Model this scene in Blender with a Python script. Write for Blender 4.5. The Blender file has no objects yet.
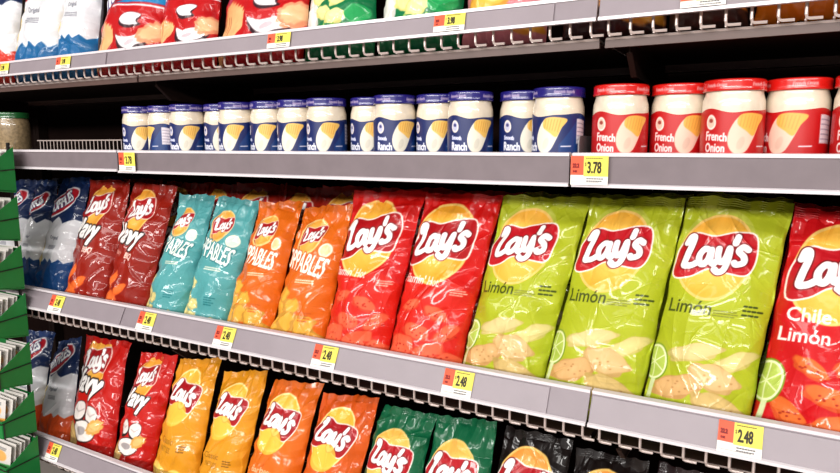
import bpy, math, random
import numpy as np
from mathutils import Vector, Matrix

C = bpy.context.scene.collection
S = bpy.context.scene
R = math.radians

# ---------------------------------------------------------------- camera
EYE = 1.45                       # camera height above the floor
cam_data = bpy.data.cameras.new('camera')
cam_data.sensor_width = 36.0
cam_data.lens = 650.0 / 840.0 * 36.0
cam = bpy.data.objects.new('camera', cam_data)
C.objects.link(cam)
cam.location = (0, -1.15, EYE)
cam.rotation_euler = (R(90 - 7.92), 0, R(29.47))
S.camera = cam

# ---------------------------------------------------------------- world, lamps, exposure
S.view_settings.view_transform = 'Standard'
S.view_settings.look = 'None'
S.view_settings.exposure = 0.3
S.view_settings.gamma = 1.0
w = bpy.data.worlds.new('store_air')
S.world = w
w.use_nodes = True
w.node_tree.nodes['Background'].inputs[0].default_value = (1.0, 0.93, 0.93, 1)
w.node_tree.nodes['Background'].inputs[1].default_value = 0.09

def area(name, loc, rot, sx, sy, power, col=(1, 0.965, 0.93)):
    l = bpy.data.lights.new(name, 'AREA')
    l.shape = 'RECTANGLE'; l.size = sx; l.size_y = sy
    l.energy = power; l.color = col
    o = bpy.data.objects.new(name, l); C.objects.link(o)
    o.location = loc; o.rotation_euler = rot
    return o
# fluorescent rows of the store ceiling, running along the aisle
area('ceiling_lamp', (-1.0, -1.9, 3.30), (R(28), 0, 0), 7.0, 0.25, 16)
area('ceiling_lamp', (-1.0, -3.9, 3.30), (R(52), 0, 0), 8.0, 0.35, 80)
area('ceiling_lamp', (-1.0, -6.6, 3.10), (R(66), 0, 0), 9.0, 0.5, 430)
area('ceiling_lamp', (3.4, -2.6, 3.0), (R(50), 0, R(50)), 2.4, 0.3, 45)

# ---------------------------------------------------------------- helpers
def lin(c):
    c = np.asarray(c, float) / 255.0
    return np.where(c <= 0.04045, c / 12.92, ((c + 0.055) / 1.055) ** 2.4)

def tag(o, label=None, cat=None, group=None, kind=None):
    if label: o['label'] = label
    if cat: o['category'] = cat
    if group: o['group'] = group
    if kind: o['kind'] = kind
    return o

def empty(name, loc, label=None, cat=None, group=None, rz=0.0):
    o = bpy.data.objects.new(name, None); C.objects.link(o)
    o.empty_display_size = 0.03
    o.location = loc; o.rotation_euler = (0, 0, rz)
    return tag(o, label, cat, group)

def link_mesh(name, me, parent=None):
    o = bpy.data.objects.new(name, me); C.objects.link(o)
    if parent is not None: o.parent = parent
    return o

def dup(root, loc, rz=None):
    r = root.copy(); C.objects.link(r); r.location = loc
    if rz is not None: r.rotation_euler = (0, 0, rz)
    for ch in list(root.children):
        c = ch.copy(); C.objects.link(c); c.parent = r
        for g in ch.children:
            d = g.copy(); C.objects.link(d); d.parent = c
    return r

# ---------------------------------------------------------------- materials
def mat(name, rgb=None, rough=0.5, metal=0.0, coat=0.0, coat_rough=0.1, attr=False,
        bump=0.0, bscale=60.0, vary=0.0, vscale=6.0, spec=0.5, stretch=None, sheen=0):
    m = bpy.data.materials.new(name); m.use_nodes = True
    nt = m.node_tree; b = nt.nodes['Principled BSDF']
    b.inputs['Roughness'].default_value = rough
    b.inputs['Metallic'].default_value = metal
    b.inputs['Coat Weight'].default_value = coat
    b.inputs['Coat Roughness'].default_value = coat_rough
    b.inputs['Specular IOR Level'].default_value = spec
    tc = nt.nodes.new('ShaderNodeTexCoord')
    src = tc.outputs['Object']
    if stretch:
        mp = nt.nodes.new('ShaderNodeMapping'); mp.inputs['Scale'].default_value = stretch
        nt.links.new(src, mp.inputs['Vector']); src = mp.outputs['Vector']
    if attr:
        a = nt.nodes.new('ShaderNodeAttribute'); a.attribute_name = 'Col'
        nt.links.new(a.outputs['Color'], b.inputs['Base Color'])
    else:
        c = lin(rgb)
        if vary > 0:
            n = nt.nodes.new('ShaderNodeTexNoise'); n.inputs['Scale'].default_value = vscale
            n.inputs['Detail'].default_value = 5
            nt.links.new(src, n.inputs['Vector'])
            rp = nt.nodes.new('ShaderNodeValToRGB')
            rp.color_ramp.elements[0].position = 0.3; rp.color_ramp.elements[1].position = 0.7
            rp.color_ramp.elements[0].color = tuple(c * (1 - vary)) + (1,)
            rp.color_ramp.elements[1].color = tuple(np.minimum(c * (1 + vary), 1)) + (1,)
            nt.links.new(n.outputs['Fac'], rp.inputs['Fac'])
            nt.links.new(rp.outputs['Color'], b.inputs['Base Color'])
        else:
            b.inputs['Base Color'].default_value = tuple(c) + (1,)
    if bump > 0:
        n2 = nt.nodes.new('ShaderNodeTexNoise'); n2.inputs['Scale'].default_value = bscale
        n2.inputs['Detail'].default_value = 3
        nt.links.new(src, n2.inputs['Vector'])
        bp = nt.nodes.new('ShaderNodeBump'); bp.inputs['Strength'].default_value = bump
        bp.inputs['Distance'].default_value = 0.002
        nt.links.new(n2.outputs['Fac'], bp.inputs['Height'])
        nt.links.new(bp.outputs['Normal'], b.inputs['Normal'])
    return m

M = {
    'film':   mat('printed_glossy_film', attr=True, rough=0.5, spec=0.22, coat=0.5, coat_rough=0.06, bump=0.24, bscale=60),
    'paper':  mat('printed_paper', attr=True, rough=0.42, coat=0.25, coat_rough=0.2),
    'tagp':   mat('printed_tag', attr=True, rough=0.5, spec=0.3),
    'lid':    mat('lacquered_lid', attr=True, rough=0.25, coat=0.6, coat_rough=0.08),
    'rail':   mat('price_rail_plastic', (140, 129, 135), rough=0.45, spec=.35, vary=0.05, vscale=18, bump=0.05, coat=0.2, coat_rough=0.3),
    'edge':   mat('price_rail_edge', (222, 214, 218), rough=0.3, coat=0.3),
    'strip':  mat('label_strip_plastic', (146, 135, 141), rough=0.42, spec=.35, vary=0.04, vscale=20, coat=0.3, coat_rough=0.2),
    'rail2':  mat('shade_toned_grey_rail', (120, 109, 113), rough=0.5, spec=.3, vary=0.07, vscale=22),  # plain steel rail; weaker light on its upright face is put into the grey
    'deck':   mat('painted_shelf_steel', (120, 108, 106), rough=0.45, vary=0.10, vscale=12),
    'beam':   mat('brown_grey_beam', (88, 66, 60), rough=0.45, vary=0.12, vscale=12),
    'under':  mat('dark_brown_steel', (32, 18, 13), spec=0.15, rough=0.8, vary=0.15, vscale=10),
    'wire':   mat('plated_wire', (196, 180, 174), rough=0.3, metal=0.2),
    'back':   mat('dark_back_panel', (20, 9, 7), spec=0.08, rough=1.0, vary=0.25, vscale=5),
    'post':   mat('dark_upright', (24, 14, 11), spec=0.1, rough=0.9, vary=0.1),
    'floor':  mat('polished_floor_tile', (178, 168, 160), rough=0.25, vary=0.06, vscale=2),
    'cream':  mat('creamy_dip_behind_glass', (226, 212, 190), rough=0.28, coat=0.8, coat_rough=0.05, vary=0.06, vscale=60),
    'chunky': mat('chunky_dip_behind_glass', (150, 128, 96), rough=0.3, coat=0.8, coat_rough=0.05, vary=0.35, vscale=120),
    'green':  mat('green_tray_card', (10, 122, 52), rough=0.5, vary=0.10, vscale=20),
    'white':  mat('white_card', (214, 208, 204), rough=0.55),
    'black':  mat('black_wire_coating', (18, 18, 18), rough=0.4),
    'grey':   mat('grey_divider_steel', (128, 120, 122), rough=0.35, vary=0.05),
}

# ---------------------------------------------------------------- geometry collector
class MB:
    def __init__(s): s.v = []; s.f = []
    def add(s, vs, fs):
        k = len(s.v); s.v += [tuple(p) for p in vs]; s.f += [tuple(i + k for i in f) for f in fs]
    def box(s, a, b):
        x0, y0, z0 = a; x1, y1, z1 = b
        s.add([(x0,y0,z0),(x1,y0,z0),(x1,y1,z0),(x0,y1,z0),(x0,y0,z1),(x1,y0,z1),(x1,y1,z1),(x0,y1,z1)],
              [(0,3,2,1),(4,5,6,7),(0,1,5,4),(1,2,6,5),(2,3,7,6),(3,0,4,7)])
    def prism(s, prof, x0, x1, axis='x'):
        """extrude a (y,z) outline from x0 to x1"""
        n = len(prof)
        s.add([(x0, y, z) for y, z in prof] + [(x1, y, z) for y, z in prof],
              [tuple(range(n))[::-1], tuple(range(n, 2*n))] +
              [(i, (i+1) % n, n + (i+1) % n, n + i) for i in range(n)])
    def tube(s, pts, r, n=6):
        pts = [Vector(p) for p in pts]
        rings = []
        for i, p in enumerate(pts):
            d = (pts[min(i+1, len(pts)-1)] - pts[max(i-1, 0)]).normalized()
            up = Vector((0, 0, 1)) if abs(d.z) < 0.9 else Vector((0, 1, 0))
            a = d.cross(up).normalized(); b = d.cross(a)
            rings.append([p + a*math.cos(2*math.pi*k/n)*r + b*math.sin(2*math.pi*k/n)*r for k in range(n)])
        vs = [q for ring in rings for q in ring]; fs = []
        for i in range(len(rings)-1):
            for k in range(n):
                fs.append((i*n+k, i*n+(k+1) % n, (i+1)*n+(k+1) % n, (i+1)*n+k))
        fs.append(tuple(range(n))[::-1]); fs.append(tuple((len(rings)-1)*n+k for k in range(n)))
        s.add(vs, fs)
    def lathe(s, prof, n=48):
        vs = []; fs = []
        for r, z in prof:
            for k in range(n):
                a = 2*math.pi*k/n; vs.append((r*math.cos(a), r*math.sin(a), z))
        for i in range(len(prof)-1):
            for k in range(n):
                fs.append((i*n+k, i*n+(k+1) % n, (i+1)*n+(k+1) % n, (i+1)*n+k))
        fs.append(tuple(range(n))[::-1]); fs.append(tuple((len(prof)-1)*n+k for k in range(n)))
        s.add(vs, fs)
    def build(s, name, material, parent=None, smooth=False, bevel=0.0):
        me = bpy.data.meshes.new(name); me.from_pydata(s.v, [], s.f)
        me.materials.append(material); me.update()
        if smooth: me.shade_smooth()
        o = link_mesh(name, me, parent)
        if smooth:
            me.set_sharp_from_angle(angle=R(38))
        if bevel > 0:
            md = o.modifiers.new('bevel', 'BEVEL'); md.width = bevel; md.segments = 2; md.limit_method = 'ANGLE'
        return o

def grid_mesh(name, P, col, material, closed_u=False):
    """P (nv,nu,3) positions, col (nv,nu,3) linear colours -> mesh"""
    nv, nu, _ = P.shape
    idx = np.arange(nv*nu).reshape(nv, nu)
    if closed_u: idx = np.concatenate([idx, idx[:, :1]], 1)
    q = np.stack([idx[:-1, :-1], idx[:-1, 1:], idx[1:, 1:], idx[1:, :-1]], -1).reshape(-1, 4)
    return raw_mesh(name, P.reshape(-1, 3), q, col.reshape(-1, 3), material)

def raw_mesh(name, V, Q, col, material):
    me = bpy.data.meshes.new(name)
    me.vertices.add(len(V)); me.vertices.foreach_set('co', V.astype(np.float32).ravel())
    me.loops.add(Q.size); me.loops.foreach_set('vertex_index', Q.astype(np.int32).ravel())
    me.polygons.add(len(Q)); me.polygons.foreach_set('loop_start', np.arange(0, Q.size, 4, dtype=np.int32))
    me.update(calc_edges=True)
    a = me.color_attributes.new('Col', 'FLOAT_COLOR', 'POINT')
    a.data.foreach_set('color', np.concatenate([col, np.ones((len(col), 1))], 1).astype(np.float32).ravel())
    me.materials.append(material); me.shade_smooth(); me.validate()
    return me

# ---------------------------------------------------------------- 2D print: shapes painted on a point grid
_glyph = {}
def glyphs(text):
    if text in _glyph: return _glyph[text]
    cu = bpy.data.curves.new('t', 'FONT'); cu.body = text; cu.resolution_u = 3
    o = bpy.data.objects.new('t', cu); C.objects.link(o)
    dg = bpy.context.evaluated_depsgraph_get(); dg.update()
    me = o.evaluated_get(dg).to_mesh()
    me.calc_loop_triangles()
    v = np.array([p.co[:2] for p in me.vertices]); tr = np.array([t.vertices[:] for t in me.loop_triangles])
    cnt = {}
    for t in tr:
        for a, b in ((t[0], t[1]), (t[1], t[2]), (t[2], t[0])):
            k = (min(a, b), max(a, b)); cnt[k] = cnt.get(k, 0) + 1
    e = np.array([k for k, n in cnt.items() if n == 1])
    o.evaluated_get(dg).to_mesh_clear()
    bpy.data.objects.remove(o); bpy.data.curves.remove(cu)
    _glyph[text] = (v, tr, e); return _glyph[text]

def seg_dist(x, y, ax, ay, bx, by):
    dx, dy = bx-ax, by-ay; l = dx*dx+dy*dy + 1e-12
    t = np.clip(((x-ax)*dx+(y-ay)*dy)/l, 0, 1)
    return np.hypot(x-ax-t*dx, y-ay-t*dy)

class Print:
    def __init__(s, x, y, base, aa):
        s.x = x.ravel(); s.y = y.ravel(); s.shape = x.shape; s.aa = aa
        s.c = np.tile(np.asarray(base, float), (s.x.size, 1))      # sRGB 0..255
    def _mix(s, idx, d, color, alpha=1.0):
        a = np.clip(0.5 - d/s.aa, 0, 1)[:, None]*alpha
        col = np.asarray(color, float)
        s.c[idx] = s.c[idx]*(1-a) + col*a
    def _near(s, x0, y0, x1, y1, pad):
        return np.nonzero((s.x > x0-pad) & (s.x < x1+pad) & (s.y > y0-pad) & (s.y < y1+pad))[0]
    def poly(s, pts, color, grow=0.0, alpha=1.0):
        p = np.array(pts, float)
        i = s._near(*p.min(0), *p.max(0), s.aa+max(grow, 0))
        if not len(i): return
        x, y = s.x[i], s.y[i]; d = np.full(len(i), 9.0); ins = np.zeros(len(i), bool)
        n = len(p)
        for k in range(n):
            a, b = p[k], p[(k+1) % n]
            d = np.minimum(d, seg_dist(x, y, *a, *b))
            if a[1] != b[1]:
                cr = ((a[1] > y) != (b[1] > y)) & (x < (b[0]-a[0])*(y-a[1])/(b[1]-a[1])+a[0]); ins ^= cr
        s._mix(i, np.where(ins, -d, d)-grow, color, alpha)
    def ell(s, cx, cy, rx, ry, color, rot=0.0, alpha=1.0, inner=None, wob=0.0, k=9, ph=0.0):
        rr = max(rx, ry); i = s._near(cx-rr, cy-rr, cx+rr, cy+rr, s.aa+rr*wob)
        if not len(i): return
        c_, s_ = math.cos(R(rot)), math.sin(R(rot))
        u = ((s.x[i]-cx)*c_+(s.y[i]-cy)*s_)/rx; v = (-(s.x[i]-cx)*s_+(s.y[i]-cy)*c_)/ry
        r = np.hypot(u, v); th = np.arctan2(v, u)
        lim = 1+wob*np.sin(k*th+ph)+wob*.6*np.sin((k*1.7//1)*th+2*ph)
        d = (r-lim)*min(rx, ry)
        if inner is not None:
            f = np.clip(r, 0, 1)[:, None]
            color = np.asarray(inner, float)*(1-f)+np.asarray(color, float)*f
        s._mix(i, d, color, alpha)
    def stroke(s, pts, wid, color, alpha=1.0):
        p = np.array(pts, float)
        i = s._near(*p.min(0), *p.max(0), s.aa+wid)
        if not len(i): return
        d = np.full(len(i), 9.0)
        for k in range(len(p)-1):
            d = np.minimum(d, seg_dist(s.x[i], s.y[i], *p[k], *p[k+1]))
        s._mix(i, d-wid/2, color, alpha)
    def text(s, t, x0, y0, h, color, rot=0.0, bold=0.0, sx=1.0, shear=0.0, alpha=1.0, center=False, outline=None):
        v, tr, e = glyphs(t)
        q = v.copy(); k = h/0.70
        if center: q[:, 0] -= (q[:, 0].max()+q[:, 0].min())/2
        q[:, 0] = (q[:, 0]*sx+q[:, 1]*shear)*k; q[:, 1] *= k
        c_, s_ = math.cos(R(rot)), math.sin(R(rot))
        q = np.stack([x0+q[:, 0]*c_-q[:, 1]*s_, y0+q[:, 0]*s_+q[:, 1]*c_], 1)
        pad = s.aa+max(bold, 0)+(outline[1] if outline else 0)
        i = s._near(*q.min(0), *q.max(0), pad)
        if not len(i): return
        x, y = s.x[i], s.y[i]; ins = np.zeros(len(i), bool); d = np.full(len(i), 9.0)
        for a, b, c in q[tr]:
            m = (x >= min(a[0], b[0], c[0])) & (x <= max(a[0], b[0], c[0]))
            if not m.any(): continue
            xx, yy = x[m], y[m]
            s1 = (b[0]-a[0])*(yy-a[1])-(b[1]-a[1])*(xx-a[0])
            s2 = (c[0]-b[0])*(yy-b[1])-(c[1]-b[1])*(xx-b[0])
            s3 = (a[0]-c[0])*(yy-c[1])-(a[1]-c[1])*(xx-c[0])
            ins[m] |= ((s1 >= 0) & (s2 >= 0) & (s3 >= 0)) | ((s1 <= 0) & (s2 <= 0) & (s3 <= 0))
        for a, b in e:
            A, B = q[a], q[b]
            m = (x > min(A[0], B[0])-pad) & (x < max(A[0], B[0])+pad)
            if m.any(): d[m] = np.minimum(d[m], seg_dist(x[m], y[m], *A, *B))
        sd = np.where(ins, -d, d)
        if outline: s._mix(i, sd-bold-outline[1], outline[0], alpha)
        s._mix(i, sd-bold, color, alpha)
    def lin(s): return lin(np.clip(s.c, 0, 255)).reshape(s.shape+(3,))

def smooth_pts(p, n=6, closed=False):
    p = [np.array(q, float) for q in p]; out = []; L = len(p)
    rng_ = range(L if closed else L-1)
    for i in rng_:
        if closed: a, b, c, d = p[(i-1) % L], p[i], p[(i+1) % L], p[(i+2) % L]
        else: a, b, c, d = p[max(i-1, 0)], p[i], p[i+1], p[min(i+2, L-1)]
        for k in range(n):
            t = k/n
            out.append(0.5*((2*b)+(c-a)*t+(2*a-5*b+4*c-d)*t*t+(3*b-a-3*c+d)*t**3))
    if not closed: out.append(p[-1])
    return np.array(out)

LETTERS = [  # the five brush-like characters of the chip emblem
    [(.50, 1.30), (.66, 1.62), (.84, 1.60), (.76, 1.15), (.56, .60), (.40, .10), (.62, .04), (.86, .08), (1.10, .20)],
    [(1.78, .78), (1.5, .92), (1.22, .62), (1.2, .22), (1.42, .08), (1.66, .36), (1.8, .85), (1.76, .3), (1.92, .08), (2.06, .2)],
    [(2.18, .90), (2.14, .42), (2.30, .16), (2.52, .34), (2.72, .90), (2.66, .26), (2.48, -.26), (2.20, -.38), (2.00, -.22)],
    [(3.1, 1.5), (3.0, 1.16)],
    [(3.62, .8), (3.38, .95), (3.18, .72), (3.42, .42), (3.42, .1), (3.08, .0), (2.98, .1)]]

def emblem(p, cx, cy, w, rot=6, sun=(246, 178, 60), sun2=(250, 214, 110), ring=(245, 200, 110), band=(186, 18, 30), squash=1.0):
    """round sun with a red banner and white brush lettering"""
    r = w*0.47
    p.ell(cx+.02*w, cy-.01*w, r*1.04*squash, r*1.30, ring)
    p.ell(cx+.02*w, cy-.01*w, r*.97*squash, r*1.22, sun, inner=sun2)
    c_, s_ = math.cos(R(rot)), math.sin(R(rot))
    def T(q): 
        q = np.asarray(q, float)*w*np.array([1, 1.22])
        return np.stack([cx+q[:, 0]*c_-q[:, 1]*s_, cy+q[:, 0]*s_+q[:, 1]*c_], 1)
    ban = smooth_pts([(-.50, -.20), (-.44, .10), (-.26, .27), (-.02, .22), (.24, .25), (.50, .22), (.53, .0), (.44, -.22), (.20, -.20), (-.05, -.14), (-.28, -.22)], 5, True)
    p.poly(T(ban), (248, 236, 226), grow=.022*w)
    p.poly(T(ban), band)
    k = .245
    for pl in LETTERS:
        q = smooth_pts(pl, 6); q = np.stack([(q[:, 0]*1.02-1.94)*k, (q[:, 1]-.52)*k*.86], 1)
        p.stroke(T(q), .118*w, (110, 4, 14))
    for pl in LETTERS:
        q = smooth_pts(pl, 6); q = np.stack([(q[:, 0]*1.02-1.94)*k, (q[:, 1]-.52)*k*.86], 1)
        p.stroke(T(q), .086*w, (255, 252, 250))

def chip(p, cx, cy, rx, ry, rot, col, edge, ph=0.0, speck=None, seed=0):
    edge = tuple(int(.55*a+.45*b) for a, b in zip(edge, col))
    p.ell(cx, cy, rx, ry, edge, rot, wob=.07, k=5, ph=ph)
    p.ell(cx+.01, cy+.012, rx*.88, ry*.86, col, rot, wob=.05, k=4, ph=ph+1, inner=tuple(min(255, v+14) for v in col))
    if speck:
        rg = random.Random(seed)
        for _ in range(7):
            a = rg.uniform(0, 6.28); q = rg.uniform(.1, .75)
            p.ell(cx+q*rx*math.cos(a), cy+q*ry*math.sin(a), .012, .009, speck)

def lime_slice(p, cx, cy, r):
    p.ell(cx, cy, r*.82, r*1.15, (120, 150, 30))
    p.ell(cx, cy, r*.74, r*1.05, (232, 238, 190))
    p.ell(cx, cy, r*.64, r*.92, (176, 198, 84))
    for k in range(6):
        a = R(30+60*k)
        p.stroke([(cx, cy), (cx+.62*r*math.cos(a), cy+.9*r*math.sin(a))], .012, (228, 236, 180))
    p.poly([(cx-.05*r, cy-1.02*r), (cx+.22*r, cy-1.02*r), (cx+.12*r, cy-2.2*r), (cx-.16*r, cy-2.2*r)], (216, 226, 176))

def specks(p, x0, y0, n, col, seed, h=.022, w=.12):
    rg = random.Random(seed)
    for k in range(n):
        y = y0-k*h*1.35; x = x0
        while x < x0+w:
            l = rg.uniform(.015, .04); p.stroke([(x, y), (x+l, y)], h*.62, col); x += l+h*.7

# bag designs; x 0..1 across, y 0..H up
def d_lime(p, H):
    g = (176, 188, 34)
    p.ell(.55, .60*H, .9, 1.2, (176, 186, 38), alpha=.6)
    chip(p, .42, .36*H, .26, .09, 14, (214, 196, 132), (186, 168, 84), 1)
    chip(p, .78, .34*H, .22, .085, 30, (216, 200, 128), (180, 170, 74), 2)
    chip(p, .62, .27*H, .24, .13, -14, (216, 180, 122), (186, 146, 80), .4, (196, 150, 90), 2)
    chip(p, .30, .215*H, .24, .12, 16, (214, 168, 108), (182, 132, 70), 3, (190, 140, 84), 3)
    chip(p, .72, .15*H, .28, .13, -24, (206, 176, 108), (180, 144, 72), 5, (190, 144, 84), 5)
    chip(p, .28, .10*H, .26, .10, 8, (208, 160, 100), (180, 130, 70), 4)
    lime_slice(p, .05, .30*H, .17)
    p.ell(.40, .775*H, .37, .46, (206, 208, 110), alpha=.45)
    emblem(p, .385, .755*H, .74, 7)
    p.text('Limón', .045, .515*H, .135, (62, 72, 14), bold=.002, sx=.9)
    specks(p, .50, .535*H, 3, (120, 124, 40), 7, .018, .20)
    specks(p, .76, .565*H, 3, (52, 66, 14), 4, .032, .13)
    p.ell(.34, .965*H, .06, .035, (140, 160, 30)); p.ell(.34, .965*H, .045, .024, (196, 206, 70))

def d_hot(p, H):
    p.ell(.5, .3*H, .7, .6, (224, 44, 22), alpha=.5)
    for k, (x, y, a, b, r_) in enumerate([(.25, .40, .15, .07, 20), (.62, .37, .18, .08, -20), (.80, .28, .17, .09, 40), (.42, .27, .20, .10, -12),
                                          (.22, .19, .24, .15, 5), (.62, .17, .24, .13, 24), (.88, .14, .16, .12, -10), (.40, .07, .26, .11, 6)]):
        chip(p, x, y*H, a, b, r_, (232, 92, 58), (190, 30, 14), k, (180, 30, 16), k)
    emblem(p, .40, .735*H, .84, 10, band=(170, 12, 20), sun=(240, 160, 40))
    p.text("Flamin' Hot", .03, .520*H, .105, (255, 236, 226), sx=.76, bold=.002, rot=-3)
    specks(p, .74, .50*H, 3, (246, 190, 170), 4, .02, .14)

def d_chile(p, H):
    for k, (x, y, a, b, r_) in enumerate([(.36, .37, .17, .07, -28), (.72, .40, .20, .09, 18), (.55, .27, .22, .09, -14), (.88, .29, .20, .10, -36),
                                          (.26, .19, .19, .09, -40), (.66, .17, .26, .10, 14), (.40, .10, .26, .10, 4), (.92, .12, .2, .1, 4)]):
        chip(p, x, y*H, a, b, r_, (226, 104, 42), (194, 56, 20), k, (170, 44, 20), k)
    lime_slice(p, .05, .30*H, .18)
    emblem(p, .42, .745*H, .78, 10)
    p.text('Chile', .10, .545*H, .125, (255, 240, 232), bold=.003, sx=.95)
    p.text('Limón', .05, .465*H, .125, (255, 240, 232), bold=.003, sx=.95)

def d_wavy(p, H, dip=False, dark=False):
    if dip:
        chip(p, .20, .16*H, .20, .30, 24, (196, 160, 96), (160, 110, 60), 1)
        for (x, y) in ((.34, .39), (.62, .375)):
            p.ell(x, y*H, .14, .16, (30, 20, 20)); p.ell(x, y*H+.02, .128, .13, (238, 228, 222)); p.stroke([(x-.08, y*H+.03), (x, y*H), (x+.09, y*H+.05)], .02, (196, 180, 176))
        p.ell(.50, .25*H, .24, .16, (40, 22, 20)); p.ell(.50, .25*H, .225, .145, (240, 232, 226)); p.ell(.46, .25*H, .10, .06, (168, 160, 160))
        p.ell(.72, .30*H, .17, .10, (224, 168, 84), 28, wob=.06); p.ell(.72, .30*H, .12, .06, (238, 196, 120), 28)
    else:
        for k, (x, y, a, b, r_) in enumerate([(.28, .30, .16, .10, 60), (.52, .24, .17, .08, 30), (.24, .16, .24, .15, 10), (.48, .10, .24, .13, -20)]):
            chip(p, x, y*H, a, b, r_, (232, 104, 38), (196, 66, 20), k)
        p.text('Hickory', .06, .485*H, .07, (250, 220, 210), sx=.8, rot=-5); p.text('BBQ', .44, .46*H, .09, (250, 230, 220), sx=.8, bold=.004, rot=-5)
    emblem(p, .40, .80*H, .62, 12, band=(168, 16, 22), sun=(236, 150, 44))
    p.text('Wavy', -.16, .58*H, .30, (255, 250, 246), bold=.018, sx=.82, rot=-4, outline=((20, 8, 8), .022), shear=.12)

def d_pop(p, H, teal=True):
    ink = (20, 110, 116) if teal else (196, 84, 14)
    sn = (226, 214, 140) if teal else (236, 170, 60)
    for k, (x, y, r_) in enumerate([(.14, .38, .13), (.10, .28, .15), (.12, .19, .15), (.34, .24, .12), (.34, .15, .13), (.55, .10, .14), (.16, .10, .13), (.78, .13, .12)] if teal else
                                   [(.20, .40, .16), (.14, .31, .19), (.44, .33, .15), (.12, .21, .20), (.42, .23, .19), (.70, .22, .19), (.30, .11, .20), (.86, .13, .18), (.60, .09, .17)]):
        p.ell(x, y*H, r_, r_*.85, tuple(int(v*.84) for v in sn), wob=.08, k=5, ph=k); p.ell(x+.01, y*H+.01, r_*.78, r_*.66, sn, wob=.1, k=4, ph=k*2)
    p.ell(.40, .79*H, .27, .30, (240, 200, 130)); p.ell(.40, .79*H, .235, .265, (150, 30, 22) if not teal else (160, 44, 40))
    emblem(p, .41, .795*H, .46, 10, band=(176, 20, 28), sun=(236, 160, 60))
    p.ell(.78, .70*H, .11, .11, (244, 236, 214)); p.ell(.78, .70*H, .085, .085, (226, 206, 150) if not teal else (206, 222, 214))
    p.text('POPPABLES', -.14, .600*H, .30, (252, 250, 240), bold=.006, sx=.46, rot=-11, outline=(ink, .018))
    specks(p, .40, .50*H, 2, (250, 240, 214), 4, .026, .30)
    specks(p, .62, .30*H, 4, ink, 9, .030, .14)

def d_ruffles(p, H, low=(14, 66, 124), jag=.36, dense=True, back=True):
    p.poly([(-.1, -.1), (1.1, -.1), (1.1, H+.1), (-.1, H+.1)], (222, 222, 226))
    top = [(-.1, .66*H), (.1, .68*H), (.3, .64*H), (.5, .69*H), (.7, .64*H), (.9, .68*H), (1.1, .66*H), (1.1, H+.1), (-.1, H+.1)]
    p.poly(top, (16, 36, 78))
    bot = [(-.1, -.1)]+[(-.1+.1*k, jag*H+(.03 if k % 2 else -.03)*1.3) for k in range(13)]+[(1.1, -.1)]
    p.poly(bot, low)
    if back:
        p.ell(.10, .42*H, .18, .34, (214, 190, 130), 10, wob=.05); p.ell(.10, .42*H, .13, .28, (232, 212, 160), 10, wob=.06)
    p.ell(.42, .80*H, .50, .25, (244, 240, 242), 34)
    p.ell(.42, .80*H, .46, .215, (176, 20, 36), 34)
    p.text('RUFFLES', .46, .765*H, .25, (255, 255, 255), rot=34, center=True, sx=.50, bold=.012, outline=((24, 40, 96), .016))
    p.text('Original', .55, .52*H, .07, (40, 44, 60), center=True, sx=.85, rot=-3)
    specks(p, .42, .47*H, 3, (90, 92, 104), 3, .022, .26)

def d_chedd(p, H):
    ink = (50, 24, 34)
    p.poly([(-.1, .50*H), (1.1, .46*H), (1.1, H+.1), (-.1, H+.1)], (20, 126, 186))
    p.poly([(-.1, .42*H), (.95, .56*H), (.95, .62*H), (-.1, .56*H)], (150, 20, 34))
    p.text('Cheddar', -.04, .41*H, .22, (250, 248, 250), rot=24, sx=.8, shear=.4, bold=.010, outline=((60, 50, 110), .016))
    p.stroke([(.30, .47*H), (1.05, .44*H)], .018, (244, 240, 244))
    p.text('RUFFLES', .5, .76*H, .2, (255, 255, 255), rot=16, center=True, sx=.62, bold=.012, outline=((150, 20, 40), .02))
    for k in range(6):
        p.ell(.06+.045*k, (.16+.008*k)*H, .085, .36-.03*k, (214+4*k, 150+6*k, 96+5*k), -28, wob=.05, ph=k)
        p.stroke([(.02+.05*k, .03*H), (.00+.045*k, .17*H), (.05+.03*k, .28*H)], .012, (176, 110, 66))
    p.poly(smooth_pts([(.50, .37*H), (.62, .40*H), (.80, .385*H), (.76, .34*H), (.79, .315*H), (.62, .30*H), (.52, .325*H)], 4, True), ink, grow=.004)
    p.poly(smooth_pts([(.50, .37*H), (.62, .40*H), (.80, .385*H), (.74, .345*H), (.76, .32*H), (.62, .32*H), (.54, .335*H)], 4, True), (250, 246, 248))
    p.poly(smooth_pts([(.46, .255*H), (.60, .23*H), (.80, .25*H), (.96, .235*H), (.88, .17*H), (.68, .135*H), (.52, .17*H)], 4, True), ink, grow=.002)
    p.poly(smooth_pts([(.46, .255*H), (.60, .235*H), (.80, .25*H), (.96, .24*H), (.86, .19*H), (.68, .155*H), (.54, .19*H)], 4, True), (252, 248, 248))
    p.ell(.92, .265*H, .15, .11, (232, 150, 110), 30, wob=.06); p.ell(.92, .27*H, .11, .075, (244, 190, 140), 30, wob=.05)
    p.ell(.68, .20*H, .07, .03, (206, 190, 196), 20)

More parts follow.
